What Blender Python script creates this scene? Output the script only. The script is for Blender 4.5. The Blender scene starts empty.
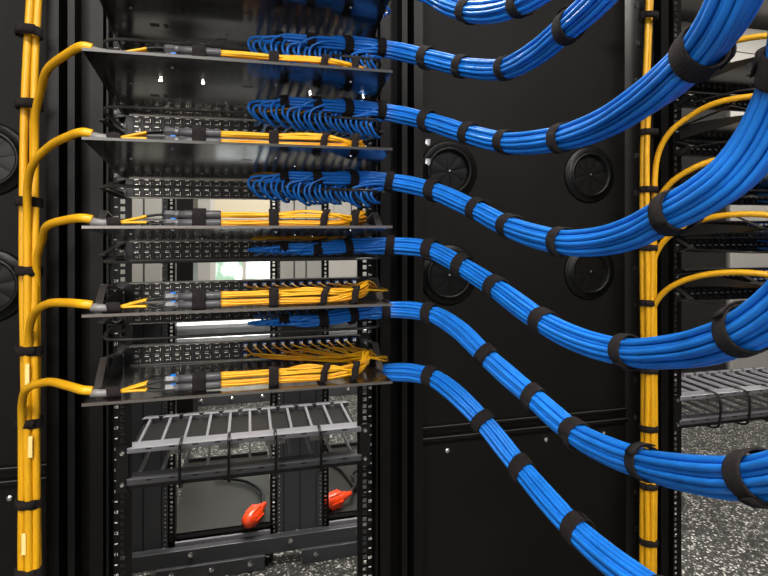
import bpy, math, random
import numpy as np
from mathutils import Vector
random.seed(7)
R = math.radians
YAW = R(14.2); CY, SY = math.cos(YAW), math.sin(YAW); F = 540.0
def P(px, py, Z):
    X = (px-384)/F*Z; z = (225-py)/F*Z
    return (X*CY+Z*SY, Z*CY-X*SY, z)
def px_of(p):
    X = p[0]*CY-p[1]*SY; Z = p[0]*SY+p[1]*CY
    return 384+F*X/Z, 225-F*p[2]/Z
scene = bpy.context.scene
COL = scene.collection
# ------------------------------------------------------------- materials
def mat(name, col, rough=.5, metal=0., noise=None, bump=0., bscale=200, spec=.5, coat=0., emit=None, es=0.):
    m = bpy.data.materials.new(name); m.use_nodes = True
    nt = m.node_tree; b = nt.nodes['Principled BSDF']
    b.inputs['Base Color'].default_value = (*col, 1)
    b.inputs['Roughness'].default_value = rough
    b.inputs['Metallic'].default_value = metal
    b.inputs['Specular IOR Level'].default_value = spec
    b.inputs['Coat Weight'].default_value = coat
    b.inputs['Coat Roughness'].default_value = .15
    if emit:
        b.inputs['Emission Color'].default_value = (*emit, 1); b.inputs['Emission Strength'].default_value = es
    tc = nt.nodes.new('ShaderNodeTexCoord')
    if noise:
        sc, amt = noise
        n = nt.nodes.new('ShaderNodeTexNoise'); n.inputs['Scale'].default_value = sc; n.inputs['Detail'].default_value = 4
        nt.links.new(tc.outputs['Object'], n.inputs['Vector'])
        mr = nt.nodes.new('ShaderNodeMapRange'); mr.inputs['From Min'].default_value = .3; mr.inputs['From Max'].default_value = .7
        mr.inputs['To Min'].default_value = 1-amt; mr.inputs['To Max'].default_value = 1+amt
        nt.links.new(n.outputs['Fac'], mr.inputs['Value'])
        mx = nt.nodes.new('ShaderNodeMix'); mx.data_type = 'RGBA'; mx.blend_type = 'MULTIPLY'; mx.inputs['Factor'].default_value = 1
        mx.inputs['A'].default_value = (*col, 1)
        nt.links.new(mr.outputs['Result'], mx.inputs['B']); nt.links.new(mx.outputs['Result'], b.inputs['Base Color'])
    if bump:
        n2 = nt.nodes.new('ShaderNodeTexNoise'); n2.inputs['Scale'].default_value = bscale; n2.inputs['Detail'].default_value = 3
        nt.links.new(tc.outputs['Object'], n2.inputs['Vector'])
        bp = nt.nodes.new('ShaderNodeBump'); bp.inputs['Strength'].default_value = bump; bp.inputs['Distance'].default_value = .002
        nt.links.new(n2.outputs['Fac'], bp.inputs['Height']); nt.links.new(bp.outputs['Normal'], b.inputs['Normal'])
    return m
M = {}
M['blue'] = mat('blue_jacket', (.011, .172, .63), .33, noise=(30, .12), spec=.55)
M['yellow'] = mat('yellow_jacket', (.66, .335, .005), .42, noise=(40, .04))
M['fiber'] = mat('orange_yellow_fiber', (.58, .22, .003), .42, noise=(60, .15))
M['strap'] = mat('hook_and_loop_fabric', (.016, .0125, .0125), .95, noise=(700, .9), bump=1., bscale=1400, spec=.25)
M['black'] = mat('black_powder_coat', (.0028, .0025, .0022), .45, spec=.2, noise=(14, .25), bump=.06, bscale=900)
M['black_rough'] = mat('black_textured_panel', (.0038, .0032, .0025), .62, spec=.17, noise=(5, .25), bump=.1, bscale=700)
M['gloss'] = mat('glossy_black_tray', (.010, .009, .008), .16, metal=.0, noise=(8, .3), spec=1.0, coat=.6)
M['edge'] = mat('worn_steel_edge', (.20, .185, .175), .35, metal=.8)  # lighter grey steel for lips, strips, arms and clips
M['jack'] = mat('black_plastic_jack', (.004, .004, .0045), .3, spec=.4)
M['contact'] = mat('jack_contacts', (.75, .70, .62), .25, metal=1.)
M['white'] = mat('white_print', (.75, .75, .72), .5)
M['tube'] = mat('grey_heatshrink', (.06, .06, .065), .38, spec=.5)
M['sleeve'] = mat('grey_sleeve', (.17, .165, .165), .4)
M['steel'] = mat('galvanised_steel', (.80, .84, .88), .35, metal=.35, noise=(25, .12))
M['screw'] = mat('screw_steel', (.8, .8, .78), .22, metal=1.)
M['comb'] = mat('grey_comb_plastic', (.18, .18, .20), .3, spec=.7)
M['duct'] = mat('grey_duct_panel', (.046, .047, .052), .36, noise=(3, .1), spec=.5)
M['pan'] = mat('grey_base_plate', (.020, .019, .018), .42, noise=(5, .15), spec=.3)
M['red'] = mat('red_orange_plug', (.85, .06, .008), .3, noise=(60, .2), coat=.4)
M['cord'] = mat('black_cord', (.008, .008, .008), .45, spec=.35)
M['adapter'] = mat('blue_adapter', (.01, .06, .28), .35)
M['wall'] = mat('painted_wall', (.36, .35, .33), .7, noise=(2, .05))
M['wallfront'] = mat('painted_front_wall', (.16, .155, .15), .8)
M['ceil'] = mat('ceiling_paint', (.5, .49, .47), .8)
M['brass'] = mat('brass_tag', (.5, .3, .1), .4, metal=.6)
M['label'] = mat('cable_label', (.85, .66, .25), .5)
M['lamp'] = mat('lamp_diffuser', (.9, .9, .9), .5, emit=(1, .93, .84), es=4)
M['led'] = mat('led_lens', (1, .95, .85), .3, emit=(1, .93, .8), es=60)  # glow for the painted glints on a tray underside
M['frame'] = mat('window_frame_paint', (.55, .54, .5), .4)
M['blind'] = mat('beige_blind', (.62, .56, .42), .7, emit=(.9, .78, .5), es=.0)
def floor_mat():
    m = bpy.data.materials.new('speckled_floor'); m.use_nodes = True
    nt = m.node_tree; b = nt.nodes['Principled BSDF']; b.inputs['Roughness'].default_value = .5; b.inputs['Specular IOR Level'].default_value = .25
    tc = nt.nodes.new('ShaderNodeTexCoord')
    v = nt.nodes.new('ShaderNodeTexVoronoi'); v.inputs['Scale'].default_value = 150
    nt.links.new(tc.outputs['Object'], v.inputs['Vector'])
    sx = nt.nodes.new('ShaderNodeSeparateColor'); nt.links.new(v.outputs['Color'], sx.inputs['Color'])
    cr = nt.nodes.new('ShaderNodeValToRGB')
    e = cr.color_ramp.elements; e[0].position = .45; e[0].color = (.022, .0215, .020, 1); e[1].position = 1.0; e[1].color = (.62, .62, .59, 1)
    k = cr.color_ramp.elements.new(.70); k.color = (.05, .05, .047, 1)
    k = cr.color_ramp.elements.new(.86); k.color = (.14, .14, .13, 1)
    nt.links.new(sx.outputs['Red'], cr.inputs['Fac']); nt.links.new(cr.outputs['Color'], b.inputs['Base Color'])
    return m
M['floor'] = floor_mat()
def outside_mat():
    m = bpy.data.materials.new('daylight_garden'); m.use_nodes = True
    nt = m.node_tree; nt.nodes.clear()
    o = nt.nodes.new('ShaderNodeOutputMaterial'); em = nt.nodes.new('ShaderNodeEmission')
    tc = nt.nodes.new('ShaderNodeTexCoord'); n = nt.nodes.new('ShaderNodeTexNoise'); n.inputs['Scale'].default_value = 5
    cr = nt.nodes.new('ShaderNodeValToRGB'); e = cr.color_ramp.elements
    e[0].position = .4; e[0].color = (.16, .24, .17, 1); e[1].position = .58; e[1].color = (.9, .95, .9, 1)
    nt.links.new(tc.outputs['Object'], n.inputs['Vector']); nt.links.new(n.outputs['Fac'], cr.inputs['Fac'])
    nt.links.new(cr.outputs['Color'], em.inputs['Color']); em.inputs['Strength'].default_value = 1.6
    nt.links.new(em.outputs['Emission'], o.inputs['Surface'])
    return m
M['outside'] = outside_mat()
# ------------------------------------------------------------- mesh builder
class MB:
    def __init__(s): s.v = []; s.f = []; s.mi = []
    def add(s, v, f, mi=0):
        o = len(s.v); s.v += [tuple(p) for p in v]; s.f += [tuple(i+o for i in q) for q in f]; s.mi += [mi]*len(f); return s
    def box(s, x0, x1, y0, y1, z0, z1, mi=0):
        v = [(x, y, z) for z in (z0, z1) for y in (y0, y1) for x in (x0, x1)]
        return s.add(v, [(0, 2, 3, 1), (4, 5, 7, 6), (0, 1, 5, 4), (2, 6, 7, 3), (0, 4, 6, 2), (1, 3, 7, 5)], mi)
    def hexa(s, v, mi=0):
        return s.add(v, [(0, 2, 3, 1), (4, 5, 7, 6), (0, 1, 5, 4), (2, 6, 7, 3), (0, 4, 6, 2), (1, 3, 7, 5)], mi)
    def bar(s, a, b, w, h, mi=0):   # rectangular bar from a to b
        a = Vector(a); b = Vector(b); d = (b-a).normalized()
        up = Vector((0, 0, 1)) if abs(d.z) < .9 else Vector((0, 1, 0))
        sd = d.cross(up).normalized()*w/2; u = sd.cross(d).normalized()*h/2
        v = [a-sd-u, a+sd-u, b-sd-u, b+sd-u, a-sd+u, a+sd+u, b-sd+u, b+sd+u]
        return s.hexa(v, mi)
    def sweep(s, pts, rad, n=8, mi=0, cap=True):
        pts = np.array(pts, float); m = len(pts)
        rad = np.full(m, rad) if np.isscalar(rad) else np.array(rad)
        T, U, W = frames(pts)
        a = np.linspace(0, 2*np.pi, n, endpoint=False)
        ring = pts[:, None, :] + rad[:, None, None]*(np.cos(a)[None, :, None]*U[:, None, :]+np.sin(a)[None, :, None]*W[:, None, :])
        v = ring.reshape(-1, 3).tolist()
        f = [(i*n+j, i*n+(j+1) % n, (i+1)*n+(j+1) % n, (i+1)*n+j) for i in range(m-1) for j in range(n)]
        if cap: f += [tuple(range(n-1, -1, -1)), tuple((m-1)*n+j for j in range(n))]
        return s.add(v, f, mi)
    def cyl(s, a, b, r, n=12, mi=0, r2=None):
        return s.sweep([a, b], [r, r if r2 is None else r2], n, mi)
    def build(s, name, mats, parent=None, smooth=False, loc=(0, 0, 0), bevel=0):
        if not isinstance(mats, (list, tuple)): mats = [mats]
        off = Vector(loc)
        me = bpy.data.meshes.new(name)
        me.from_pydata([(x-off.x, y-off.y, z-off.z) for x, y, z in s.v], [], s.f)
        for m in mats: me.materials.append(m)
        me.polygons.foreach_set('material_index', s.mi)
        if smooth: me.polygons.foreach_set('use_smooth', [True]*len(s.f))
        me.update()
        o = bpy.data.objects.new(name, me); COL.objects.link(o); o.location = loc
        if parent is not None:
            o.parent = parent
            o.location = Vector(loc)-world_loc(parent)
        if bevel:
            b = o.modifiers.new('bevel', 'BEVEL'); b.width = bevel; b.segments = 2; b.limit_method = 'ANGLE'
        return o
def world_loc(o):
    l = Vector(o.location)
    while o.parent: o = o.parent; l += Vector(o.location)
    return l
def frames(pts):
    d = np.gradient(pts, axis=0); T = d/np.maximum(np.linalg.norm(d, axis=1), 1e-9)[:, None]
    up = np.array([0, 0, 1.]) if abs(T[0][2]) < .9 else np.array([0, 1., 0])
    U = np.zeros_like(pts); u = np.cross(T[0], up); u /= np.linalg.norm(u); U[0] = u
    for i in range(1, len(pts)):
        u = u-T[i]*np.dot(u, T[i]); u /= np.linalg.norm(u); U[i] = u
    return T, U, np.cross(T, U)
def spline(pts, n=12):
    p = np.array(pts, float); p = np.vstack([2*p[0]-p[1], p, 2*p[-1]-p[-2]])
    out = []
    for i in range(1, len(p)-2):
        p0, p1, p2, p3 = p[i-1:i+3]
        def tj(ti, a, b): return ti+max(np.linalg.norm(b-a), 1e-6)**.5
        t0 = 0; t1 = tj(t0, p0, p1); t2 = tj(t1, p1, p2); t3 = tj(t2, p2, p3)
        for t in np.linspace(t1, t2, n, endpoint=False):
            A1 = (t1-t)/(t1-t0)*p0+(t-t0)/(t1-t0)*p1; A2 = (t2-t)/(t2-t1)*p1+(t-t1)/(t2-t1)*p2; A3 = (t3-t)/(t3-t2)*p2+(t-t2)/(t3-t2)*p3
            B1 = (t2-t)/(t2-t0)*A1+(t-t0)/(t2-t0)*A2; B2 = (t3-t)/(t3-t1)*A2+(t-t1)/(t3-t1)*A3
            out.append((t2-t)/(t2-t1)*B1+(t-t1)/(t2-t1)*B2)
    out.append(p[-2]); return np.array(out)
def tag(o, label=None, cat=None, group=None, kind=None):
    if label: o['label'] = label
    if cat: o['category'] = cat
    if group: o['group'] = group
    if kind: o['kind'] = kind
    return o
def thing(name, label, cat, loc=(0, 0, 0), group=None):
    o = bpy.data.objects.new(name, None); COL.objects.link(o); o.location = loc; o.empty_display_size = .05
    return tag(o, label, cat, group)
def inst(src, parent, loc):
    c = src.copy(); COL.objects.link(c); c.parent = parent; c.location = loc; return c
FLOOR = -1.22; CEIL = 1.55; RY = 1.244
# ------------------------------------------------------------- room
def struct(name, b, m, label=None):
    return tag(b.build(name, m), label, None, None, 'structure')
struct('floor', MB().box(-3.5, 6.5, -1.8, 4.5, FLOOR-.05, FLOOR), M['floor'])
struct('ceiling', MB().box(-3.5, 6.5, -1.8, 4.5, CEIL, CEIL+.05), M['ceil'])
struct('wall_left', MB().box(-3.6, -3.5, -1.8, 4.5, FLOOR, CEIL), M['wall'])
struct('wall_right', MB().box(6.5, 6.6, -1.8, 4.5, FLOOR, CEIL), M['wall'])
struct('wall_front', MB().box(-3.5, 6.5, -1.9, -1.8, FLOOR, CEIL), M['wallfront'])
WX0, WX1, WZ0, WZ1 = -.28, .22, -1.0, .75
wb = MB(); wb.box(-3.5, WX0, 4.4, 4.5, FLOOR, CEIL); wb.box(WX1, 6.5, 4.4, 4.5, FLOOR, CEIL)
wb.box(WX0, WX1, 4.4, 4.5, FLOOR, WZ0); wb.box(WX0, WX1, 4.4, 4.5, WZ1, CEIL); struct('wall_back', wb, M['wall'])
win = thing('window_1', None, None, (0, 4.4, 0)); win['kind'] = 'structure'
b = MB()
for x0, x1, z0, z1 in ((WX0, WX0+.04, WZ0, WZ1), (WX1-.04, WX1, WZ0, WZ1), (WX0, WX1, WZ0, WZ0+.04), (WX0, WX1, WZ1-.04, WZ1), (WX0, WX1, .02, .06), (-.04, -.01, WZ0, WZ1)):
    b.box(x0, x1, 4.40, 4.45, z0, z1)
b.build('window_frame', M['frame'], win, loc=(0, 4.4, 0))
gm = mat('window_glass', (1, 1, 1), .02); gm.node_tree.nodes['Principled BSDF'].inputs['Transmission Weight'].default_value = 1
MB().box(WX0+.04, WX1-.04, 4.425, 4.43, WZ0+.04, WZ1-.04).build('pane', gm, win, loc=(0, 4.4, 0))
b = MB(); b.box(WX0+.03, WX1-.03, 4.39, 4.398, .03, WZ1-.03); b.cyl((WX0+.03, 4.394, .03), (WX1-.03, 4.394, .03), .012)
b.build('roller_blind', M['blind'], win, loc=(0, 4.4, 0))
ex = MB().box(-1.5, 2.0, 5.6, 5.65, FLOOR, 1.9).build('garden_backdrop', M['outside'])
tag(ex, 'sunlit green planting seen through the window behind the racks', 'planting')
for i, (x0, x1, y0, y1, nm) in enumerate([(-3.5, 6.5, 4.385, 4.4, 'baseboard_back')]):
    bb = MB(); bb.box(x0, x1, y0, y1, FLOOR, FLOOR+.1); struct(nm, bb, M['black_rough'])
# ceiling lamps
for i, (x, y, w, d, e, lab) in enumerate([(-.6, -.75, 1.2, .5, 34, 'ceiling light panel over the aisle left of the camera'),
                                     (1.1, -.6, 1.2, .5, 34, 'ceiling light panel over the aisle right of the camera'),
                                     (.3, 2.7, 1.2, .3, 34, 'ceiling light panel over the rear aisle behind the left rack'),
                                     (.1, 1.62, 1.6, .3, 26, 'ceiling light panel directly above the left rack'),  # lamp added to brighten the surfaces behind the rack front
                                     (3.6, 2.4, 1.0, .4, 14, 'ceiling light panel over the rear aisle at far right')]):
    t = thing('ceiling_light', lab, 'ceiling light', (x, y, CEIL))
    b = MB()
    for a0, a1, c0, c1 in ((-w/2-.03, -w/2, -d/2-.03, d/2+.03), (w/2, w/2+.03, -d/2-.03, d/2+.03), (-w/2, w/2, -d/2-.03, -d/2), (-w/2, w/2, d/2, d/2+.03)):
        b.box(x+a0, x+a1, y+c0, y+c1, CEIL-.03, CEIL)
    b.build('light_frame', M['frame'], t, loc=(x, y, CEIL))
    MB().box(x-w/2, x+w/2, y-d/2, y+d/2, CEIL-.015, CEIL-.001).build('diffuser', M['lamp'], t, loc=(x, y, CEIL))
    l = bpy.data.lights.new('panel_lamp', 'AREA'); l.shape = 'RECTANGLE'; l.size = w; l.size_y = d; l.energy = e; l.color = (1, .95, .88)
    lo = bpy.data.objects.new('panel_lamp', l); COL.objects.link(lo); lo.location = (x, y, CEIL-.035)
l = bpy.data.lights.new('aisle_window_daylight', 'AREA'); l.shape = 'RECTANGLE'; l.size = 2.4; l.size_y = 1.3; l.energy = 30; l.color = (1, .97, .93)  # fill light added behind the camera, no window in that wall
lo = bpy.data.objects.new('aisle_window_daylight', l); COL.objects.link(lo); lo.location = (-.9, -1.72, .55); lo.rotation_euler = (R(80), 0, R(-12))
# ------------------------------------------------------------- rack parts
def rail_mesh(x, y, z0, z1, w=.030, hole=.0095, side=1):
    """flat rail with real square holes, plus a return flange"""
    b = MB(); h = hole/2
    b.box(x-w/2, x-h, y, y+.003, z0, z1); b.box(x+h, x+w/2, y, y+.003, z0, z1)
    zc = z0; seq = (.0159, .0159, .01265); k = 0; prev = z0
    c = z0+.008
    while c < z1:
        b.box(x-h, x+h, y, y+.003, prev, c-h); prev = c+h; c += seq[k % 3]; k += 1
    b.box(x-h, x+h, y, y+.003, prev, z1)
    xs = x+side*w/2
    b.box(min(xs, xs-side*.003), max(xs, xs-side*.003), y+.003, y+.05, z0, z1)
    return b
def text_mesh(body, size, line, mat_, loc, parent, name, rot=(R(90), 0, 0)):
    c = bpy.data.curves.new('t', 'FONT'); c.body = body; c.size = size; c.space_line = line; c.align_x = 'CENTER'; c.extrude = .0002
    o = bpy.data.objects.new('t', c); COL.objects.link(o)
    dg = bpy.context.evaluated_depsgraph_get(); me = bpy.data.meshes.new_from_object(o.evaluated_get(dg))
    bpy.data.objects.remove(o); me.materials.clear(); me.materials.append(mat_)
    t = bpy.data.objects.new(name, me); COL.objects.link(t); t.parent = parent; t.rotation_euler = rot
    t.location = Vector(loc)-world_loc(parent); return t
TOP = 1.0; U = .04445
def rack_frame(cx, which):
    t = thing('equipment_rack', 'black steel equipment rack with square-holed rails, %s' % which, 'rack', (cx, RY, FLOOR), 'equipment racks')
    L = (cx, RY, FLOOR)
    for sd in (-1, 1):
        X = lambda a: cx+sd*a
        bx = lambda b, a0, a1, y0, y1, z0=FLOOR, z1=TOP: b.box(min(X(a0), X(a1)), max(X(a0), X(a1)), y0, y1, z0, z1)
        rl = rail_mesh(X(.262), RY, FLOOR+.03, TOP, .036, side=sd).build('front_rail', M['black'], t, loc=L)
        b = MB()
        for k in range(0, 48):
            z = FLOOR+.08+k*U
            b.box(X(.2745)-.003, X(.2745)+.003, RY-.0006, RY, z+U/2-.001, z+U/2+.001)
        b.build('unit_marks', M['white'], rl, loc=L)
        text_mesh('\n'.join('%02d' % k for k in range(46, 0, -1)), .009, U/.009, M['white'], (X(.2745), RY-.0004, FLOOR+.08+45*U-.003), rl, 'unit_numbers')
        b = MB()
        bx(b, .285, .289, RY-.02, RY+.06); bx(b, .297, .321, RY-.012, RY-.008); bx(b, .297, .300, RY-.008, RY+.06)
        bx(b, .284, .297, RY+.05, RY+.054); bx(b, .321, .349, RY+.03, RY+.034)
        bx(b, .318, .321, RY-.008, RY+.034); bx(b, .349, .362, RY-.016, RY-.012); bx(b, .349, .352, RY-.012, RY+.034)
        bx(b, .359, .362, RY-.012, RY+.04); bx(b, .362, .374, RY+.036, RY+.04)
        bx(b, .374, .396, RY-.03, RY-.026); bx(b, .374, .377, RY-.026, RY+.04); bx(b, .393, .396, RY-.026, RY+.04)
        b.build('front_post', M['black'], t, loc=L)
        # square slots / edge holes seen down the post
        b = MB()
        for k in range(22):
            z = FLOOR+.1+k*.1
            b.box(X(.399)-.002, X(.399)+.002, RY-.012, RY-.006, z, z+.012)
        b.build('edge_clips', M['screw'], t, loc=L)
    return t
# rack duct panels behind (perforated, pair of seams)
def duct(x0, x1, y, sides, name, lab, z0=FLOOR):
    t = thing(name, lab, 'rack post', ((x0+x1)/2, y, z0)); L = t.location.copy()
    b = MB(); b.box(x0, x1, y, y+.05, z0+.10, TOP); b.build('post_panel', M['duct'], t, loc=L, bevel=.002)
    b = MB(); m = (x0+x1)/2; w = (x1-x0)
    b.box(m-.001, m+.001, y-.0015, y, z0+.1, TOP); b.box(m-.06*1, m-.058, y-.0015, y, z0+.1, TOP); b.box(m+.058, m+.06, y-.0015, y, z0+.1, TOP)
    b.build('panel_seam', M['black_rough'], t, loc=L)
    for sd in sides:
        x = x1+.012 if sd > 0 else x0-.012
        rail_mesh(x, y, z0+.10, TOP, .024, .0085, sd).build('rear_rail', M['black'], t, loc=L)
        # bright second row of round tapped holes
        b = MB(); c = z0+.112; k = 0
        while c < TOP-.02:
            b.box(x-sd*.020-.0022, x-sd*.020+.0022, y-.0008, y, c-.002, c+.002); c += (.0159, .0159, .01265)[k % 3]; k += 1
        b.build('rail_marks', M['screw'], t, loc=L)
    for z in (-.56, -.585, ):
        for dx in (-.03, .03):
            MB().box(m+dx-.002, m+dx+.002, y-.001, y, z, z+.006).build('stamp', M['comb'], t, loc=L)
    return t
rack_frame(.006, 'left rack in the middle of the picture')
rack_frame(1.406, 'right rack at the picture edge')
duct(-.425, -.268, 2.0, (1,), 'rear_rack_post', 'grey folded steel rear post at the left of the rack opening')
duct(.105, .270, 2.0, (-1, 1), 'rear_rack_post', 'wide grey double rear post seen between the two red plugs')
# base of rear rack: beam with bolts + plates
t = thing('floor_beam', 'dark steel base beam with round bolt heads along the floor behind left rack', 'rack base', (0, 1.98, FLOOR)); L = (0, 1.98, FLOOR)
MB().box(-.9, .62, 1.97, 2.0, FLOOR+.045, FLOOR+.10).build('beam', M['duct'], t, loc=L, bevel=.002)
for x0, x1 in ((-.9, -.47), (-.30, .06), (.19, .62)):
    MB().box(x0, x1, 1.955, 1.97, FLOOR, FLOOR+.05).build('foot_plate', M['duct'], t, loc=L, bevel=.002)
    n = 3
    for k in range(n):
        x = x0+.05+(x1-x0-.1)*k/(n-1)
        MB().sweep([(x, 1.955, FLOOR+.03), (x, 1.950, FLOOR+.03), (x, 1.946, FLOOR+.03)], [.009, .009, .004], 12).build('bolt', M['screw'], t, loc=L, smooth=False)
for x in (-.19, .15, .40, -.5):
    MB().sweep([(x, 1.97, FLOOR+.082), (x, 1.964, FLOOR+.082), (x, 1.960, FLOOR+.082)], [.010, .009, .004], 12).build('bolt', M['screw'], t, loc=L)
for i, (x0, x1, lab) in enumerate([(-.262, .092, 'grey steel bottom plate of the rear rack under the left red plug'), (.285, .70, 'grey steel bottom plate of the rear rack under the right red plug'), (-.95, -.43, 'grey steel bottom plate beside the left rear post')]):
    b = MB(); b.box(x0, x1, 2.02, 2.62, FLOOR+.13, FLOOR+.133); b.box(x0, x1, 2.02, 2.023, FLOOR+.115, FLOOR+.133)
    b.box(x0, x1, 2.0, 2.01, FLOOR+.10, FLOOR+.112, 1); b.box(x0, x1, 2.61, 2.62, FLOOR+.05, FLOOR+.15)
    b.box(x0, x0+.01, 2.0, 2.62, FLOOR, FLOOR+.13); b.box(x1-.01, x1, 2.0, 2.62, FLOOR, FLOOR+.13)
    tag(b.build('base_plate', [M['pan'], M['comb']], loc=((x0+x1)/2, 2.3, FLOOR)), lab, 'base plate')
# far beam near back wall with bolts
t = thing('floor_beam', 'long grey base beam with bolts lying on the far floor', 'rack base', (0, 3.85, FLOOR)); L = (0, 3.85, FLOOR)
MB().box(-1.6, 1.2, 3.82, 3.90, FLOOR, FLOOR+.085).build('beam', M['duct'], t, loc=L, bevel=.003)
MB().box(-1.6, 1.2, 3.84, 3.90, FLOOR+.085, FLOOR+.11).build('upper_strip', M['frame'], t, loc=L)
for k in range(14):
    x = -1.5+k*.2
    MB().sweep([(x, 3.82, FLOOR+.04), (x, 3.81, FLOOR+.04), (x, 3.805, FLOOR+.04)], [.014, .013, .005], 10).build('bolt', M['screw'], t, loc=L)
# galvanised cross rail behind posts
t = thing('galvanised_crossbar', 'shiny galvanised steel crossbar behind the rear posts', 'crossbar', (.2, 2.1, -.41)); L = t.location.copy()
b = MB(); 
prof = [(-0.445, 2.100), (-0.435, 2.088), (-0.415, 2.088), (-0.405, 2.098), (-0.390, 2.098), (-0.380, 2.085), (-0.367, 2.085), (-0.362, 2.10)]
v = []
for x in (-.258, .60):
    v += [(x, y, z) for z, y in prof]; v += [(x, 2.13, z) for z, y in reversed(prof)]
n = len(prof)*2
b.add(v, [(i, (i+1) % n, n+(i+1) % n, n+i) for i in range(n)]+[tuple(range(n-1, -1, -1)), tuple(range(n, 2*n))])
b.build('profile', M['steel'], t, loc=L)
for x in (-.20, .0, .33):
    MB().cyl((x, 2.098, -.425), (x, 2.094, -.425), .005, 10).build('screw', M['cord'], t, loc=L)
# pale sheets painting the light on the rear posts, seen through gaps
for i, (x0, x1, z0, z1, lab) in enumerate([(-.425, -.285, .02, .20, 'pale grey equipment side cover behind left upper gap'), (.115, .262, .02, .20, 'pale grey equipment cover on middle rear post, upper gap'), (.31, .50, .02, .20, 'pale grey equipment cover right of the middle rear post'),
                                       (-.425, -.285, -.30, -.10, 'pale grey equipment cover on left rear post, lower gap'), (.115, .262, -.30, -.10, 'pale grey equipment cover on middle rear post, lower gap')]):
    t = thing('equipment_cover', lab, 'cover', ((x0+x1)/2, 1.97, z0)); L = t.location.copy()
    MB().box(x0, x1, 1.966, 1.998, z0, z1).build('cover_sheet', M['frame'], t, loc=L, bevel=.002)
    for f in (.33, .62):
        x = x0+(x1-x0)*f; MB().box(x-.002, x+.002, 1.9645, 1.966, z0, z1).build('seam', M['duct'], t, loc=L)
# far cabinet row seen through right rack
for i, (x0, x1, lab, mm) in enumerate([(2.6, 3.38, 'dark grey cabinet standing far behind the right rack', 'pan'), (3.42, 5.0, 'pale beige cabinet at the right edge far behind the right rack', 'wall')]):
    b = MB(); b.box(x0, x1, 3.2, 3.9, FLOOR+.12, CEIL-.1); b.box(x0+.02, x1-.02, 3.22, 3.88, FLOOR, FLOOR+.12, 1)
    tag(b.build('cabinet', [M[mm], M['black']], loc=((x0+x1)/2, 3.5, FLOOR), bevel=.004), lab, 'cabinet')
t = tag(MB().box(-.384, -.295, 3.2, 3.5, FLOOR, CEIL).build('steel_column', M['black'], loc=(-.34, 3.3, FLOOR)), 'black square column standing far behind the left rack', 'column')
# ------------------------------------------------------------- divider panels with grommets
def divider(x0, x1, y, which, groms, splits):
    t = thing('divider_panel', 'black steel vertical panel with round pass-through grommets, %s' % which, 'panel', ((x0+x1)/2, y, FLOOR)); L = t.location.copy()
    # sheet with holes is approximated by sheet + shallow grommet rings in front
    MB().box(x0, x1, y, y+.004, -.495, TOP).build('upper_sheet', M['black_rough'], t, loc=L)
    MB().box(x0, x1, y-.004, y, FLOOR, -.532).build('lower_sheet', M['black_rough'], t, loc=L)
    b = MB(); b.box(x0, x1, y-.010, y+.004, -.505, -.495); b.box(x0, x1, y-.016, y+.004, -.532, -.520); b.box(x0, x1, y-.004, y, -.520, -.505)
    b.build('joint_rail', M['black'], t, loc=L, bevel=.0015)
    b = MB(); b.box(x0, x1, y-.0105, y-.010, -.4975, -.4955); b.box(x0, x1, y-.0165, y-.016, -.5225, -.5205); b.build('rail_edge', M['edge'], t, loc=L)
    for x in (x0+.07, (x0+x1)/2+.05, x1-.07):
        MB().sweep([(x, y-.004, -.56), (x, y-.008, -.56), (x, y-.010, -.56)], [.006, .006, .002], 10).build('screw', M['screw'], t, loc=L)
    for (gx, gz) in groms:
        b = MB(); prof = [(.076, 0), (.076, -.003), (.072, -.006), (.061, -.007), (.059, -.012), (.055, -.014), (.051, -.012), (.049, -.002), (.047, .0)]
        N = 48; v = []; f = []
        for i in range(N):
            a = 2*math.pi*i/N
            v += [(gx+r*math.cos(a), y+d, gz+r*math.sin(a)) for r, d in prof]
        K = len(prof)
        f = [(i*K+j, i*K+j+1, ((i+1) % N)*K+j+1, ((i+1) % N)*K+j) for i in range(N) for j in range(K-1)]
        b.add(v, f); g = b.build('grommet', M['gloss2'], t, loc=L, smooth=True)
        NS = 8
        for k in range(NS):   # rubber leaves meeting at the centre
            a0 = 2*math.pi*k/NS+.2; a1 = a0+2*math.pi/NS-.012; b = MB(); v = [(gx+.003*math.cos((a0+a1)/2), y-.0025, gz+.003*math.sin((a0+a1)/2))]
            for q in range(7):
                a = a0+(a1-a0)*q/6; v.append((gx+.049*math.cos(a), y-.0015-.0008*math.sin(math.pi*q/6), gz+.049*math.sin(a)))
            b.add(v, [(0, q+2, q+1) for q in range(6)]); b.build('rubber_leaf', M['gloss2'], g, loc=L)
        MB().cyl((gx, y-.006, gz), (gx, y-.0085, gz), .0025, 10).build('centre_pin', M['screw'], g, loc=L)
    return t
M['gloss2'] = mat('black_rubber', (.003, .003, .003), .40, spec=.22)
divider(.412, .999, 1.268, 'between the two racks', [(.487, .135), (.888, .135), (.487, -.124), (.888, -.124)], None)
divider(-1.0, -.402, 1.268, 'at left behind the yellow trunk cables', [(-.512, .135), (-.512, -.124), (-.91, .135), (-.91, -.124)], None)
# latches on right post (two small chrome clips)
for z, w in ((.196, 'upper'), (.15, 'lower')):
    b = MB(); b.box(.405, .417, 1.205, 1.215, z-.006, z+.006); b.box(.408, .414, 1.200, 1.205, z-.010, z+.002)
    tag(b.build('door_clip', M['screw'], loc=(.411, 1.21, z)), 'small chrome clip on the post edge, %s of the two beside the round grommet' % w, 'clip')
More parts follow.
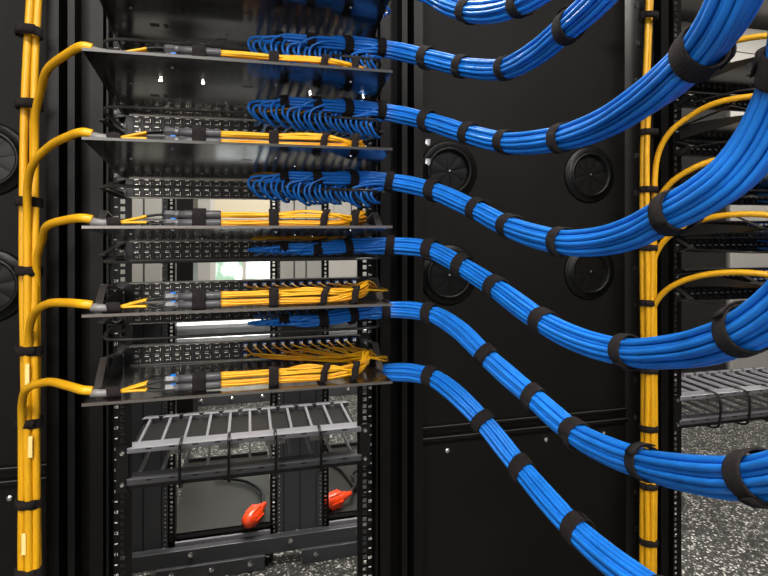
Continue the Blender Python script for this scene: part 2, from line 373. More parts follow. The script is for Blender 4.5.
# ------------------------------------------------------------- copper / fibre panels
def jack_src(blue=False):
    b = MB(); w, h = .0152, .0165
    b.box(-w/2, w/2, -.004, 0, h/2-.002, h/2); b.box(-w/2, w/2, -.004, 0, -h/2, -h/2+.003)
    b.box(-w/2, -w/2+.0018, -.004, 0, -h/2+.003, h/2-.002); b.box(w/2-.0018, w/2, -.004, 0, -h/2+.003, h/2-.002)
    b.box(-w/2+.0018, w/2-.0018, -.0008, 0, -h/2+.003, h/2-.002)
    if blue:
        b.box(-.005, .005, -.012, -.0008, -.004, .005, 1); b.box(-.0035, .0035, -.018, -.012, -.002, .003, 2)
    else:
        b.box(-.004, .004, -.0045, -.004, h/2-.0016, h/2-.0004, 1)
        b.box(w/2-.0012, w/2-.0006, -.0044, -.004, -h/2+.004, h/2-.005, 1)
        b.box(-.003, .003, -.0014, -.0008, -.003, -.0022, 1)
    me_o = b.build('port', [M['jack'], M['contact'] if not blue else M['adapter'], M['white']])
    return me_o
JACK = jack_src(); JACKB = jack_src(True)
PITCH = .0203
def col_x(cx, k): return cx-.2335+PITCH*k
FIRST = {}
def patch_panel(cx, ztop, label, kind='copper', ports=range(24), name='patch_panel', group=None):
    t = thing(name, label, 'patch panel', (cx, RY, ztop-U), 'patch panels'); L = t.location.copy()
    b = MB(); b.box(cx-.272, cx+.272, RY-.004, RY-.0005, ztop-U+.0005, ztop-.0005)
    b.box(cx-.247, cx+.247, RY-.011, RY-.004, ztop-.004, ztop-.0005); b.box(cx-.247, cx+.247, RY-.009, RY-.004, ztop-U+.0005, ztop-U+.0035)
    b.build('face_plate', M['jack'], t, loc=L)
    b = MB(); b.box(cx-.247, cx+.247, RY-.0118, RY-.011, ztop-.0035, ztop-.001); b.box(cx-.247, cx+.247, RY-.0096, RY-.009, ztop-U+.001, ztop-U+.003)
    b.build('edge_strip', M['edge'], t, loc=L)
    for sd in (-1, 1):
        x = cx+sd*.262
        MB().sweep([(x, RY-.004, ztop-U*.5), (x, RY-.007, ztop-U*.5), (x, RY-.008, ztop-U*.5)], [.0055, .005, .002], 10).build('screw', M['screw'], t, loc=L)
    b = MB()
    for k in ports:
        for r in range(2):
            b.box(col_x(cx, k)-.0045, col_x(cx, k)+.0035, RY-.0045, RY-.004, ztop-U/2-.0012+.0, ztop-U/2+.0002) if r == 0 else None
    b.build('port_numbers', M['white'], t, loc=L)
    for k in ports:
        for r in range(2):
            src = JACKB if (kind == 'fiber' and k >= 11 and r == 0) or (kind == 'fiber' and k >= 11) else JACK
            inst(src, t, (col_x(cx, k)-L.x, -.004, U/2+(.0105 if r == 0 else -.0105)))
    # angled side ears reaching forward
    for sd in (-1, 1):
        b = MB(); x = cx+sd*.262
        b.bar((x, RY-.005, ztop-.006), (cx+sd*.285, RY-.075, ztop-.026), .014, .0025); b.bar((cx+sd*.285, RY-.075, ztop-.026), (x, RY-.006, ztop-U+.002), .014, .0025)
        if kind == 'copper': b.build('side_bracket', M['edge2'], t, loc=L)
    return t
M['edge2'] = mat('dark_steel_bracket', (.07, .068, .066), .3, metal=.6)
def zr(k): return .367-.1333*k     # rear edge height of tray k
ORD = ['topmost', 'second from top', 'third from top', 'fourth from top', 'fifth from top', 'lowest']
# ------------------------------------------------------------- trays
YF = .896; TLEN = RY-YF
def tray_z(k, y): return zr(k)+.031*(RY-y)/TLEN
def tray(cx, k, label, name='fiber_tray'):
    t = thing(name, label, 'tray', (cx, YF, zr(k)), 'fiber trays'); L = t.location.copy(); th = .0018
    w0, w1 = .241, .256; yr = RY-.014
    def pt(x, y, dz): return (x, y, tray_z(k, y)+dz)
    b = MB()
    b.hexa([pt(cx-w0, YF, -th), pt(cx+w0, YF, -th), pt(cx-w1, yr, -th), pt(cx+w1, yr, -th), pt(cx-w0, YF, 0), pt(cx+w0, YF, 0), pt(cx-w1, yr, 0), pt(cx+w1, yr, 0)])
    b.build('plate', M['gloss'], t, loc=L)
    b = MB(); b.box(cx-w0, cx+w0, YF-.0015, YF, tray_z(k, YF)-.0035, tray_z(k, YF)+.0008); b.build('front_lip', M['edge2'] if k < 3 else M['edge'], t, loc=L)
    for sd in (-1, 1):
        b = MB(); x = cx+sd*(w1-.001)
        xs = lambda y: cx+sd*(w0+(w1-w0)*(y-YF)/TLEN-.0012)
        ys = [yr, yr-.06, YF+.17, YF+.09]; hs = [.030, .030, .016, .002]
        v = []
        for y, h in zip(ys, hs):
            v += [(xs(y)-.0012, y, tray_z(k, y)), (xs(y)+.0012, y, tray_z(k, y)), (xs(y)+.0012, y, tray_z(k, y)+h), (xs(y)-.0012, y, tray_z(k, y)+h)]
        f = [(0, 3, 2, 1), (12, 13, 14, 15)]
        for i in range(3):
            for j in range(4): f.append((i*4+j, i*4+(j+1) % 4, (i+1)*4+(j+1) % 4, (i+1)*4+j))
        b.add(v, f); b.build('side_flange', M['edge2'], t, loc=L)
        b = MB(); y = YF+.10
        b.bar((xs(y), y, tray_z(k, y)+.004), (cx+sd*.252, y+.075, tray_z(k, y)+.036), .012, .002); b.bar((cx+sd*.252, y+.075, tray_z(k, y)+.036), (cx+sd*.262, RY-.004, zr(k)+.030), .012, .002)
        b.build('support_arm', M['edge'], t, loc=L)
    b = MB()   # slots and rivets through the plate, seen from both sides
    for (dx, dy, w, d) in ((-.17, .20, .016, .012), (-.15, .20, .008, .016), (.17, .20, .016, .012), (-.19, .08, .012, .006), (-.05, .24, .02, .004), (.06, .24, .02, .004), (0, .12, .018, .004)):
        b = MB(); y = YF+dy; b.hexa([pt(cx+dx+sx*w/2, y+sy*d/2, dz) for dz in (-th-.0004, .0004) for sy in (-1, 1) for sx in (-1, 1)])
        b.build('slot', M['cord'], t, loc=L)
    for (dx, dy) in ((-.12, .05), (-.04, .22), (.05, .10), (.13, .22), (.18, .06), (-.2, .14), (.09, .17), (-.09, .27), (.2, .28)):
        y = YF+dy; z = tray_z(k, y); MB().sweep([(cx+dx, y, z-th-.0015), (cx+dx, y, z-th-.001), (cx+dx, y, z+.001)], [.0012, .0026, .0026], 8).build('rivet', M['screw'], t, loc=L)
    return t
for k in range(6):
    tray(.0005, k, 'thin glossy black fiber tray in the left rack, %s of six' % ORD[k])
    nm = ['%s blue bundle' % s for s in ('top rack', 'second', 'third', 'fourth', 'fifth', 'lowest')][k]
    patch_panel(.006, zr(k), 'black patch panel directly under the %s tray of the left rack' % ORD[k], name='copper_patch_panel')
for k in range(1, 6):
    patch_panel(.006, zr(k)+U+.001, 'fiber patch panel just above the %s tray of the left rack' % ORD[k], 'fiber', name='fiber_patch_panel')
for k in range(5):
    tray(1.4005, k, 'glossy tray underside in the right rack, %s of five' % ORD[k].replace('fifth from top', 'lowest'))
    patch_panel(1.406, zr(k), 'black copper patch panel under the %s tray of the right rack' % ORD[k], ports=range(0, 17), name='copper_patch_panel')
for k in range(1, 5):
    patch_panel(1.406, zr(k)+U+.001, 'black fiber patch panel above the %s tray of the right rack' % ORD[k], 'fiber', ports=range(0, 17), name='fiber_patch_panel')
# emissive dots painting light glints under the second tray, no real lamps
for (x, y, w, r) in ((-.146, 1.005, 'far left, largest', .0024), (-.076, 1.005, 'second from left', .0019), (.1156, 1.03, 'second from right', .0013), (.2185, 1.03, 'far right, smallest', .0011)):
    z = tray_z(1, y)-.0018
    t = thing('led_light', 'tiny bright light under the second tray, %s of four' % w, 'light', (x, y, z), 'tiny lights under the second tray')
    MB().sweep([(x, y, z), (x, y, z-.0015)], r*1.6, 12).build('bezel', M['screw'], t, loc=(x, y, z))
    MB().sweep([(x, y, z-.0015), (x, y, z-.0026)], r, 12).build('lens', M['led'], t, loc=(x, y, z))  # self-lit glint dot, not a lamp part
# ------------------------------------------------------------- straps
def strap_mb(path, i0, R0, w, th=.0018, n=28, flap=True):
    """band of width w round a bundle path centred at sample i0"""
    T, Uu, W = frames(path); c = path[i0]; t = T[i0]; u = Uu[i0]; v = W[i0]
    b = MB(); prof = [(-w/2, R0), (-w/2, R0+th*.8), (-w*.4, R0+th), (w*.4, R0+th), (w/2, R0+th*.8), (w/2, R0)]
    K = len(prof); vs = []
    for j in range(n):
        a = 2*math.pi*j/n; ir = 1+.03*math.sin(3*a+i0)
        sk = .10*w*math.sin(a+i0)
        for d, r in prof: vs.append(c+t*(d+sk)+(u*math.cos(a)+v*math.sin(a))*r*ir)
    f = [(j*K+q, j*K+(q+1) % K, ((j+1) % n)*K+(q+1) % K, ((j+1) % n)*K+q) for j in range(n) for q in range(K)]
    b.add(vs, f)
    if flap:   # overlapping tail
        a0 = i0*.7; vs = []; m = 9
        for j in range(m):
            a = a0+1.5*j/(m-1); rr = R0+th*1.05+.0012*j/(m-1)
            for d in (-w*.42, w*.42):
                for e in (0, .0014):
                    vs.append(c+t*(d+.12*w)+(u*math.cos(a)+v*math.sin(a))*(rr+e)*1.02)
        f = []
        for j in range(m-1):
            o = j*4; p = o+4
            f += [(o, o+2, p+2, p), (o+1, p+1, p+3, o+3), (o, p, p+1, o+1), (o+2, o+3, p+3, p+2)]
        f += [(0, 1, 3, 2), (m*4-4, m*4-2, m*4-1, m*4-3)]
        b.add(vs, f)
    return b
def hex_slots(n):
    pts = []
    for i in range(-5, 6):
        for j in range(-5, 6):
            x = i+j*.5; y = j*.8660254; pts.append((math.hypot(x-.2, y-.15), x-.2, y-.15))
    pts.sort(); return [(a, b) for _, a, b in pts[:n]]
D = .0060
def bundle(ctrl, straps, label, zp=None, cx=.006, ncab=24, seed=0, name='network_cable_bundle', group=None, tail_cols=range(12, 24), base_n=0, sw=.0165, tail=True, drop=.034):
    rnd = random.Random(seed)
    path = spline(ctrl, 12)
    # resample uniformly
    seg = np.linalg.norm(np.diff(path, axis=0), axis=1); s = np.concatenate([[0], np.cumsum(seg)]); Ltot = s[-1]
    n = int(Ltot/.010)+2; ss = np.linspace(0, Ltot, n)
    path = np.stack([np.interp(ss, s, path[:, q]) for q in range(3)], 1)
    T, Uu, W = frames(path)
    sx = [px_of(p)[0] for p in path]
    idx = []
    for spx in straps:
        idx.append(min(range(n), key=lambda i: abs(sx[i]-spx)))
    sarc = np.array([ss[i] for i in idx]) if idx else np.array([0.])
    near = np.min(np.abs(ss[:, None]-sarc[None, :]), axis=1)
    puff = 1+.07*np.clip(near/.05, 0, 1)
    slots = hex_slots(ncab)
    t = thing(name, label, 'cable bundle', tuple(path[0]), group); L = tuple(path[0])
    joined = np.zeros(n)
    wob = [(rnd.uniform(0, 6.28), rnd.uniform(.5, 1.5)) for _ in range(ncab)]
    cols = list(tail_cols)
    for i in range(ncab):
        a, c = slots[i]
        ph, fr = wob[i]
        tw = .22*np.sin(ss*1.8+seed)      # the whole lay twists gently
        aa = (a*np.cos(tw)-c*np.sin(tw))*D*1.0*puff+np.sin(ss*7*fr+ph)*.0003
        cc = (a*np.sin(tw)+c*np.cos(tw))*D*1.0*puff+np.cos(ss*6*fr+ph)*.0003
        pts = path+Uu*aa[:, None]+W*cc[:, None]
        if tail and i < len(cols)*2:
            k = cols[i//2]; row = i % 2
            x0 = col_x(cx, k); zj = zp-U/2+(.0105 if row == 0 else -.0105)
            j = int(np.argmax(path[:, 0] > min(x0+.035, .262+cx-.006))); j = min(max(j, 1), n-3)
            zb = pts[j][2]; yb = pts[j][1]
            dr = drop*(.8+.3*rnd.random())
            zc = path[j][2]-.012*min(1, i/10)*drop/.034
            lead = [(x0, RY-.007, zj), (x0, RY-.026, zj-.001), (x0+.004, RY-.07, (zj*.6+(zc-dr)*.4)), (x0+.012, path[j][1]+.055, zc-dr*.8), (x0+.010, path[j][1]+.022, zc-dr*1.02), (x0-.002, path[j][1]+.004, zc-dr*.95),
                    (x0-.014, path[j][1]-.006, zc-dr*.5), (x0-.010, (path[j][1]+yb)/2-.002, (zc-dr*.2+zb)/2-.002), (x0+.010, yb-.001, zb-.001)]
            lead = [lead[0], lead[1]]+[(q[0]+(PITCH*.42 if row else 0), q[1]-(.003 if row else 0), q[2]-(.003 if row else 0)*(drop > .02)) for q in lead[2:]]
            lead = spline(lead+[tuple(pts[j])], 7)[:-1]
            nl = len(lead); pts = np.vstack([lead, pts[j:]])
            rr = np.full(len(pts), D*.52); rr[:nl] = D*.42; rr[max(0, nl-4):nl] = np.linspace(.42, .52, 4)*D
            joined[j:] += 1
        else:
            joined += 1; rr = np.full(len(pts), D*.52)
        MB().sweep(pts, rr, 8).build('cable', M['blue'], t, smooth=True, loc=L)
    for i in idx:
        q = max(int(joined[i]), 4); sl = slots[:q]; Rb = (max(math.hypot(a, c) for a, c in sl)+.50)*D
        strap_mb(path, i, Rb, (sw if path[i][0] < .28 else .0205)*(.92+.16*rnd.random())).build('strap', M['strap'], t, smooth=True, loc=L)
    return t
YB = 1.02
def rackpt(x, y, z): return (x, y, z)
def start(k, zc):     # run along the front of panel k, inside the rack
    return [(.0, YB+.02, zc-.002), (.06, YB, zc+.001), (.13, YB-.005, zc)]
A = start(0, .346)+[P(*q) for q in ((390, 49, 1.07), (430, 58, 1.02), (470, 67, .95), (505, 68, .87), (540, 51, .76), (570, 26, .67), (602, -2, .60), (640, -45, .54), (690, -110, .48), (730, -320, .50), (745, -700, .52), (750, -1130, .56), (750, -1300, .555))]
bundle(A, (281, 312, 345, 379, 426, 463, 507, 568), 'blue cable bundle leaving the left rack highest and rising out of the top', zp=zr(0), group='blue cable bundles', seed=1)
B = start(1, .228)+[P(*q) for q in ((390, 112, 1.07), (430, 121, 1.02), (468, 133, .95), (507, 142, .87), (560, 138, .74), (600, 126, .64), (640, 104, .53), (675, 77, .46), (704, 47, .42), (725, 18, .39), (741, -15, .37), (757, -60, .35), (770, -120, .33), (790, -420, .36), (810, -900, .42), (820, -1330, .50), (820, -1470, .49))]
bundle(B, (283, 315, 348, 382, 427, 468, 505, 563, 702), 'blue cable bundle curving up to the top right corner', zp=zr(1), group='blue cable bundles', seed=2)
C_ = start(2, .090)+[P(*q) for q in ((390, 181, 1.07), (433, 190, 1.02), (476, 209, .95), (509, 226, .87), (562, 241, .74), (600, 241, .66), (640, 231, .56), (674, 213, .49), (705, 197, .45), (735, 175, .42), (760, 144, .40), (780, 105, .38), (795, 60, .36), (805, 0, .34), (825, -220, .34), (860, -700, .42), (880, -1250, .52), (880, -1400, .51))]
bundle(C_, (283, 318, 350, 390, 433, 476, 510, 563, 674, 790), 'blue cable bundle sagging then rising steeply at the right edge', zp=zr(2), group='blue cable bundles', seed=3)
Dd = start(3, -.043)+[P(*q) for q in ((390, 245, 1.07), (430, 249, 1.03), (463, 266, .97), (497, 288, .90), (543, 321, .80), (585, 341, .72), (628, 351, .65), (680, 349, .55), (720, 340, .47), (755, 325, .42), (790, 300, .385), (830, 255, .35), (930, 150, .37), (1080, -60, .42), (1150, -500, .50), (1170, -1000, .60), (1170, -1150, .60))]
bundle(Dd, (283, 318, 345, 388, 430, 463, 497, 542, 626, 742), 'blue cable bundle sagging in front of the lower grommets to the right edge', zp=zr(3), group='blue cable bundles', seed=4, drop=.008)
E = start(4, -.178)+[P(*q) for q in ((390, 309, 1.07), (430, 313, 1.03), (458, 329, .98), (487, 357, .92), (534, 398, .84), (575, 433, .76), (610, 451, .69), (645, 463, .62), (690, 472, .52), (735, 476, .44), (770, 474, .40), (820, 462, .36), (930, 420, .37), (1080, 300, .42), (1200, 0, .50), (1260, -500, .60), (1270, -1000, .64), (1270, -1080, .64))]
bundle(E, (283, 322, 350, 384, 430, 487, 535, 576, 646, 755), 'blue cable bundle second from bottom, passing above the speckled floor', zp=zr(4), group='blue cable bundles', seed=5, drop=.006)
Ff = [(.0, 1.13, -.309), (.06, 1.12, -.309), (.13, 1.115, -.309), (.20, 1.09, -.309)]+[P(*q) for q in ((390, 372, 1.07), (415, 373, 1.045), (433, 378, 1.02), (455, 393, .97), (484, 422, .92), (522, 469, .85), (572, 526, .74), (610, 560, .67), (655, 592, .60), (720, 632, .52), (820, 650, .50), (950, 590, .50), (1150, 400, .54), (1300, 0, .60), (1350, -600, .68), (1350, -930, .71))]
bundle(Ff, (283, 322, 350, 376, 432, 483, 523, 574, 660), 'lowest blue network cable bundle dropping steeply to the bottom edge', zp=zr(5), group='blue cable bundles', seed=6, drop=.002)
patch_panel(.006, zr(-1), 'black patch panel at the very top of the left rack, above the topmost tray', name='copper_patch_panel')
T_ = start(-1, .485)+[P(*q) for q in ((425, -9, .98), (447, 3, .93), (472, 11, .88), (500, 10, .82), (525, 2, .77), (550, -12, .72), (580, -38, .66), (620, -140, .62), (650, -400, .60), (655, -800, .62), (655, -1040, .655))]
bundle(T_, (470, 521), 'blue cable bundle dipping into view at the top edge only', seed=8, zp=zr(-1), group='blue cable bundles')
for k in range(5):
    z = (.346, .228, .090, -.043, -.178)[k]
    grp = 'short blue runs in the right rack'
    c = [(1.40, YB+.02, z), (1.46, YB, z), (1.55, YB-.005, z), (1.66, YB-.02, z-.01), (1.80, YB-.06, z-.05)]
    bundle(c, (), 'short run of blue cables under the %s tray of the right rack' % ORD[k], zp=zr(k), cx=1.406, seed=20+k, group=grp)
# ------------------------------------------------------------- lacing bars that carry the bundles
for cx, ks, w in ((.006, range(5), 'left'), (1.406, range(5), 'right')):
    for k in ks:
        z = (.346, .228, .090, -.043, -.178, -.304)[k]-.022; yb = YB+.006
        b = MB(); b.sweep(spline([(cx-.262, RY-.006, z-.0), (cx-.258, yb+.06, z), (cx-.245, yb+.012, z), (cx-.22, yb, z), (cx, yb, z), (cx+.22, yb, z), (cx+.245, yb+.012, z), (cx+.258, yb+.06, z), (cx+.262, RY-.006, z)], 6), .0028, 8)
        for sd in (-1, 1): b.box(cx+sd*.262-.008, cx+sd*.262+.008, RY-.007, RY-.004, z-.008, z+.008)
        tag(b.build('lacing_bar', M['edge2'], smooth=False, loc=(cx, RY, z)), 'bent steel lacing bar below the %s tray of the %s rack' % (ORD[k], w), 'lacing bar', 'lacing bars')
# ------------------------------------------------------------- yellow trunks
def trunk(cx, ks, straps, label, seed, extra=2):
    tx, ty = cx-.412, 1.172; d = .0140
    rnd = random.Random(seed)
    t = thing('yellow_cable_bundle', label, 'cable bundle', (tx, ty, FLOOR), 'yellow vertical trunks'); L = (tx, ty, FLOOR)
    sl = [(1.05, -.45), (.15, -.85), (.95, .45), (0, .1), (-.75, -.45), (-.95, .5), (.1, .95)]
    order = list(ks)       # trays served, top first
    for i in range(7):
        a, c = sl[i]; x = tx+a*d*.86; y = ty+c*d
        lab = None
        if i < len(order):
            k = order[i]; zt = tray_z(k, YF)
            zs = np.arange(FLOOR, zt-.17, .12)
            pts = [(x+.0015*math.sin(q*9+i), y, q) for q in zs]
            e = .018 if cx > 1 else -.004
            pts += [(x+.002, y-.008, zt-.11+e), (x+.012, y-.035, zt-.055+e), (x+.034, y-.075, zt-.020+e), (tx+.074, ty-.135, zt+.004+e), (tx+.125, ty-.205, zt+.013+e*.7), (cx-.252, .926, zt+.0125), (cx-.240, .926, zt+.0105)]
            p = spline(pts, 8); MB().sweep(p, d*.5, 12).build('cable', M['yellow'], t, smooth=True, loc=L)
        else:
            zs = list(np.arange(FLOOR, 1.0, .12))
            bend = .0
            pts = [(x+.002*math.sin(q*8+i)+(max(0, q-.28))*.06, y, q) for q in zs]
            p = spline(pts, 5); MB().sweep(p, d*.5, 12).build('cable', M['yellow'], t, smooth=True, loc=L)
    for py in straps:
        Z = tx*SY+ty*CY; z = (225-py)/F*Z
        nx = sum(1 for k in order if tray_z(k, YF)-.12 > z)+2
        path = np.array([(tx, ty+.0015, z-.02), (tx, ty+.0015, z), (tx, ty+.0015, z+.02)])
        b = strap_mb(path, 1, .0205, .018, .003)
        # squash to the bundle's own shape
        b.v = [(tx+(v[0]-tx)*1.02, ty+(v[1]-ty)*.86, v[2]) for v in b.v]
        b.build('strap', M['strap'], t, smooth=True, loc=L)
    for (py, dx) in ((372, .004), (443, .009), (538, -.002)) if cx < 1 else ():
        Z = tx*SY+ty*CY; z = (225-py)/F*Z
        MB().box(tx+dx-.0035, tx+dx+.0035, ty-.0215, ty-.0195, z-.02, z+.02).build('cable_label', M['label'], t, loc=L)
    return t
trunk(.006, (1, 2, 3, 4, 5), (32, 105, 202, 271, 350, 422, 502, 571), 'thick yellow fiber trunk running up the left edge, strapped black', 1)
trunk(1.406, (1, 2, 3, 4, 0), (), 'slimmer looking yellow fiber trunk running up beside the right rack', 2)
tr2 = [o for o in COL.objects if o.name.startswith('yellow_cable_bundle')][-1]
tx, ty = 1.406-.412, 1.172
for py in (17, 133, 190, 248, 303, 370, 428, 485, 541):
    Z = tx*SY+ty*CY; z = (225-py)/F*Z
    path = np.array([(tx, ty+.0015, z-.02), (tx, ty+.0015, z), (tx, ty+.0015, z+.02)])
    b = strap_mb(path, 1, .0205, .016, .003); b.v = [(tx+(v[0]-tx)*1.02, ty+(v[1]-ty)*.86, v[2]) for v in b.v]
    b.build('strap', M['strap'], tr2, smooth=True, loc=world_loc(tr2))
# ------------------------------------------------------------- fiber harness on trays
def harness(k, seed, nst, spread):
    rnd = random.Random(seed); Y = .930; tz = lambda y: tray_z(k, y)
    x0 = -.236
    t = thing('fiber_harness', 'yellow fiber harness on the %s tray of the left rack' % ORD[k], 'cable harness', (x0, Y, tz(Y)), 'fiber harnesses'); L = t.location.copy()
    z = tz(Y)
    MB().sweep([(-.236, Y-.004, z+.0105), (-.222, Y-.003, z+.0085), (-.196, Y-.002, z+.0078)], [.0066, .0062, .0055], 12).build('sleeve', M['sleeve'], t, smooth=True, loc=L)
    path = np.array([(-.224, Y-.002, z+.0085), (-.204, Y-.002, z+.0085), (-.18, Y-.002, z+.0085)])
    strap_mb(path, 1, .0064, .020, .002, 18, False).build('strap', M['strap'], t, smooth=True, loc=L)
    for lv, zz in ((0, z+.0085), (1, z+.0220)):
        for q in range(3):
            e = spline([(-.198, Y-.002, z+.0085), (-.180, Y-.004+.004*q, z+.009+lv*.004), (-.155, Y-.006+.006*q, z+.009+lv*.010)], 6)
            MB().sweep(e, .0023, 8).build('fan_fiber', M['yellow'], t, smooth=True, loc=L)
            e = spline([(-.156, Y-.006+.006*q, z+.009+lv*.010), (-.142, Y-.006+.006*q, zz-.002+lv*.001), (-.126, Y-.002+.002*q, zz)], 6)
            MB().sweep(e, .0018, 8).build('fan_tube', M['cord'], t, smooth=True, loc=L)
        b = MB(); b.sweep([(-.130, Y, zz), (-.127, Y, zz), (-.116, Y, zz), (-.113, Y, zz)], [.0050, .0074, .0074, .0062], 6); b.cyl((-.113, Y, zz), (-.108, Y, zz), .0068, 12)
        g = b.build('gland', M['tube'], t, loc=L)
        MB().box(-.120, -.112, Y-.004, Y+.003, zz+.0058, zz+.0078).build('blue_tab', M['blue'], g, loc=L) if lv == 0 or k > 3 else None
        MB().sweep([(-.108, Y, zz), (-.100, Y, zz), (-.099, Y, zz), (-.043, Y, zz), (-.042, Y, zz)], [.0060, .0060, .0070, .0070, .006], 14).build('transition_tube', M['tube'], t, smooth=True, loc=L)
    def oblong(x, w, lead=0):
        b = MB(); vs = []; n = 24; prof = [(-w/2, 0), (-w/2, .0016), (w/2, .0016), (w/2, 0)]
        cz = z+.0155
        for j in range(n):
            a = 2*math.pi*j/n; cyy, szz = math.cos(a), math.sin(a)
            for dd, rr in prof: vs.append((x+dd+lead*szz, Y+cyy*(.0085+rr), cz+(.0068 if szz > 0 else -.0068)+szz*(.0085+rr)))
        vs = [(a, b_, max(c, z+.0004)) for a, b_, c in vs]
        b.add(vs, [(j*4+q, j*4+(q+1) % 4, ((j+1) % n)*4+(q+1) % 4, ((j+1) % n)*4+q) for j in range(n) for q in range(4)])
        b.build('strap', M['strap'], t, smooth=True, loc=L)
    oblong(-.076, .021); oblong(.043, .016); oblong(.128, .012, .006); oblong(.182, .012, .004)
    sl = hex_slots(max(1, nst//2)); df = .0036 if nst > 16 else .0042
    for i in range(nst):
        lv = i % 2; a, c = sl[i//2]; zz = z+.0085+lv*.0135
        col = 11+(i*12//nst); xp = col_x(.006, min(col, 22)); row = i % 2
        zf = zr(k)+U+.001-U/2+(.0105 if row == 0 else -.0105)
        xe = min(.222-.025*rnd.random(), max(xp+.05, .14)) 
        ya = 1.10+.03*rnd.random()
        low = tz(1.06)+.006+.012*rnd.random()
        ro = lambda x: (a*.78*df+.0004*math.sin(x*60+i), c*.78*df+.0006*math.cos(x*50+i))
        pts = []
        for x in (-.043, .0, .05, .10, .145):
            oy, oz = ro(x); pts.append((x, Y+oy, zz+oz))
        if i % 4 == 3: pts[3] = (.10, Y+.010, zz+.006+c*df*.5)
        if spread:
            pts += [(.19, Y+.006+.012*rnd.random(), z+.008+.018*rnd.random()), (.214+.006*rnd.random(), Y+.045+.03*rnd.random(), z+.014+.02*rnd.random()), (max(xp+.06, .19-.02*rnd.random())*.97, 1.04+.04*rnd.random(), tz(1.04)+.008+.014*rnd.random()),
                    ((max(xp+.035, .05)+xp+.02)/2+.005, 1.13+.02*rnd.random(), low+.002), (xp+.012, 1.185, low*.6+zf*.4), (xp, RY-.036, zf+.001), (xp, RY-.020, zf)]
        else:
            pts += [(.185, Y+.010+.008*rnd.random(), z+.010+.012*rnd.random()), (.207+.006*rnd.random(), Y+.04+.02*rnd.random(), z+.010+.02*rnd.random()), (.205, 1.06, tz(1.06)+.012+.01*rnd.random()), (xp+.02, 1.17, zf-.010), (xp, RY-.036, zf), (xp, RY-.020, zf)]
        MB().sweep(spline(pts, 7), df*.5, 6).build('fiber', M['yellow' if i % 3 else 'fiber'], t, smooth=True, loc=L)
    return t
for k, (n, sp) in {1: (14, False), 2: (14, False), 3: (16, False), 4: (24, True), 5: (24, True)}.items(): harness(k, 40+k, n, sp)
# ------------------------------------------------------------- comb cable managers
def comb_manager(cx, label):
    t = thing('comb_cable_manager', label, 'cable manager', (cx, RY, -.57)); L = t.location.copy()
    MB().box(cx-.249, cx+.249, RY+.030, RY+.180, -.484, -.482).build('floor_sheet', M['black'], t, loc=L)
    for z, th in ((-.478, .012), (-.545, .014)):
        b = MB(); b.box(cx-.253, cx+.253, RY-.006, RY+.030, z-th/2, z+th/2); b.build('comb_rail', M['comb'] if z > -.5 else M['tube'], t, loc=L, bevel=.002)
        b = MB(); b.box(cx-.249, cx+.249, RY+.185, RY+.190, z+.001, z+.006); b.build('rear_rod', M['tube'], t, loc=L)
        for k in range(11):
            x = cx-.235+.047*k
            b = MB(); b.box(x-.003, x+.003, RY+.028, RY+.185, z-.002, z+.005)
            b.hexa([(x-.020, RY+.172, z-.004), (x+.020, RY+.172, z-.004), (x-.014, RY+.192, z-.004), (x+.014, RY+.192, z-.004), (x-.020, RY+.172, z+.006), (x+.020, RY+.172, z+.006), (x-.014, RY+.192, z+.006), (x+.014, RY+.192, z+.006)])
            b.build('finger', M['comb'], t, loc=L)
        for k in range(10):
            x = cx-.21+.047*k; MB().box(x-.006, x+.006, RY-.0068, RY-.006, z+.001, z+.004).build('slot', M['cord'], t, loc=L)
    MB().box(cx-.253, cx+.253, RY-.0068, RY+.004, -.5392, -.5372).build('top_edge', M['comb'], t, loc=L)
    MB().box(cx-.253, cx+.253, RY-.004, RY+.012, -.560, -.552).build('lower_lip', M['jack'], t, loc=L)
    for k, x in enumerate((-.145, -.045, .055, .155)):
        b = MB(); X = cx+x
        b.sweep(spline([(X, RY+.02, -.468), (X, RY-.002, -.466), (X, RY-.022, -.470), (X, RY-.030, -.485), (X, RY-.030, -.535), (X, RY-.024, -.556), (X, RY-.004, -.566), (X, RY+.016, -.566)], 6), .0032, 8)
        b.build('ring', M['jack'], t, smooth=True, loc=L)
        MB().box(X-.022, X+.022, RY-.0095, RY-.0065, -.492, -.483).build('clip', M['edge'], t, loc=L)
    for sd in (-1, 1):
        b = MB(); b.box(cx+sd*.262-.012, cx+sd*.262+.012, RY-.004, RY-.001, -.565, -.468); b.build('mounting_ear', M['jack'], t, loc=L)
        for z in (-.482, -.548): MB().sweep([(cx+sd*.262, RY-.004, z), (cx+sd*.262, RY-.008, z)], [.006, .004], 10).build('screw', M['screw'], t, loc=L)
    return t
comb_manager(.006, 'grey two-tier comb cable manager with fingers, below the trays of the left rack')
comb_manager(1.406, 'grey two-tier comb cable manager in the right rack above the speckled floor')
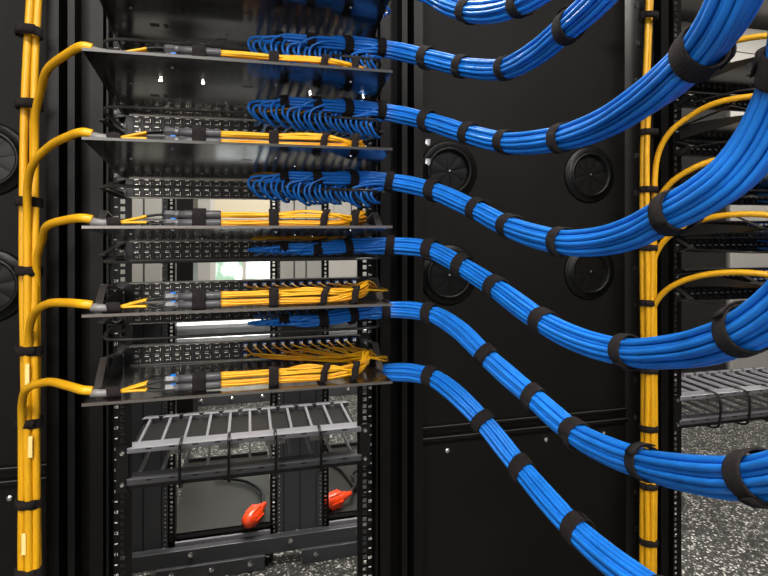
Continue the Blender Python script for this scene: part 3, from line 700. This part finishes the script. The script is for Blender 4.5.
# ------------------------------------------------------------- power cords with red plugs
ZP = FLOOR+.133
def onplate(px, py, z):
    Z = (225-py); Z = -z*F/(py-225); return P(px, py, Z)
def plug(p, d, label, cordpts):
    p = np.array(p); d = np.array(d, float); d /= np.linalg.norm(d)
    t = thing('power_plug', label, 'plug', tuple(p)); L = tuple(p)
    pr = [(-.050, .006), (-.047, .010), (-.040, .022), (-.020, .028), (.010, .029), (.030, .026), (.036, .018), (.052, .016), (.056, .011), (.075, .009)]
    pts = [p+d*a for a, _ in pr]
    b = MB(); b.sweep(pts, [r for _, r in pr], 16); b.build('shell', M['red'], t, smooth=True, loc=L)
    for k in range(6):
        a = 2*math.pi*k/6; T, Uu, W = frames(np.array([p, p+d*.01])); o = Uu[0]*math.cos(a)+W[0]*math.sin(a)
        MB().bar(tuple(p-d*.02+o*.0285), tuple(p+d*.025+o*.0285), .006, .004).build('grip_rib', M['red'], t, loc=L)
    cp = [tuple(p+d*.072)]+cordpts
    MB().sweep(spline(cp, 8), .0065, 10).build('cord', M['cord'], t, smooth=True, loc=L)
p1 = onplate(253, 516, ZP+.03); q = lambda px, py, up=.01: onplate(px, py, ZP+up)
plug(p1, (.55, .75, .12), 'orange-red power plug with black cord lying behind the left rack, left one', [q(263, 503, .03), q(262, 493, .02), q(255, 486, .012), q(245, 481, .010), q(232, 479, .010), q(215, 478, .01)])
p2 = onplate(334, 500, ZP+.031)
plug(p2, (.95, .30, .10), 'red power plug with looped black cord lying behind the left rack, right one', [q(352, 491, .022), q(356, 482, .02), q(352, 475, .02), q(358, 470, .02), q(368, 467, .02), q(385, 468, .01)])
tag(MB().sweep(spline([q(331, 464, .008), q(342, 471, .008), q(350, 481, .008), q(358, 490, .008), q(368, 494, .008), q(385, 493, .008)], 8), .0065, 10).build('loose_power_cord', M['cord'], smooth=True, loc=tuple(q(350, 481, 0))), 'loose black cord crossing under the looped cord beside the right red plug', 'cord')
for o in (JACK, JACKB): bpy.data.objects.remove(o)
# ------------------------------------------------------------- world, camera
w = bpy.data.worlds.new('World'); scene.world = w; w.use_nodes = True
w.node_tree.nodes['Background'].inputs['Color'].default_value = (.8, .88, 1, 1); w.node_tree.nodes['Background'].inputs['Strength'].default_value = .6
cd = bpy.data.cameras.new('Camera'); cam = bpy.data.objects.new('Camera', cd); COL.objects.link(cam)
cam.location = (0, 0, 0); cam.rotation_euler = (R(90), 0, -YAW)
cd.sensor_width = 36; cd.lens = F/768*36; cd.shift_y = -63/768; cd.clip_start = .02
scene.camera = cam
scene.view_settings.view_transform = 'Standard'; scene.view_settings.look = 'None'; scene.view_settings.gamma = 1; scene.view_settings.use_curve_mapping = False
scene.view_settings.exposure = 1.15
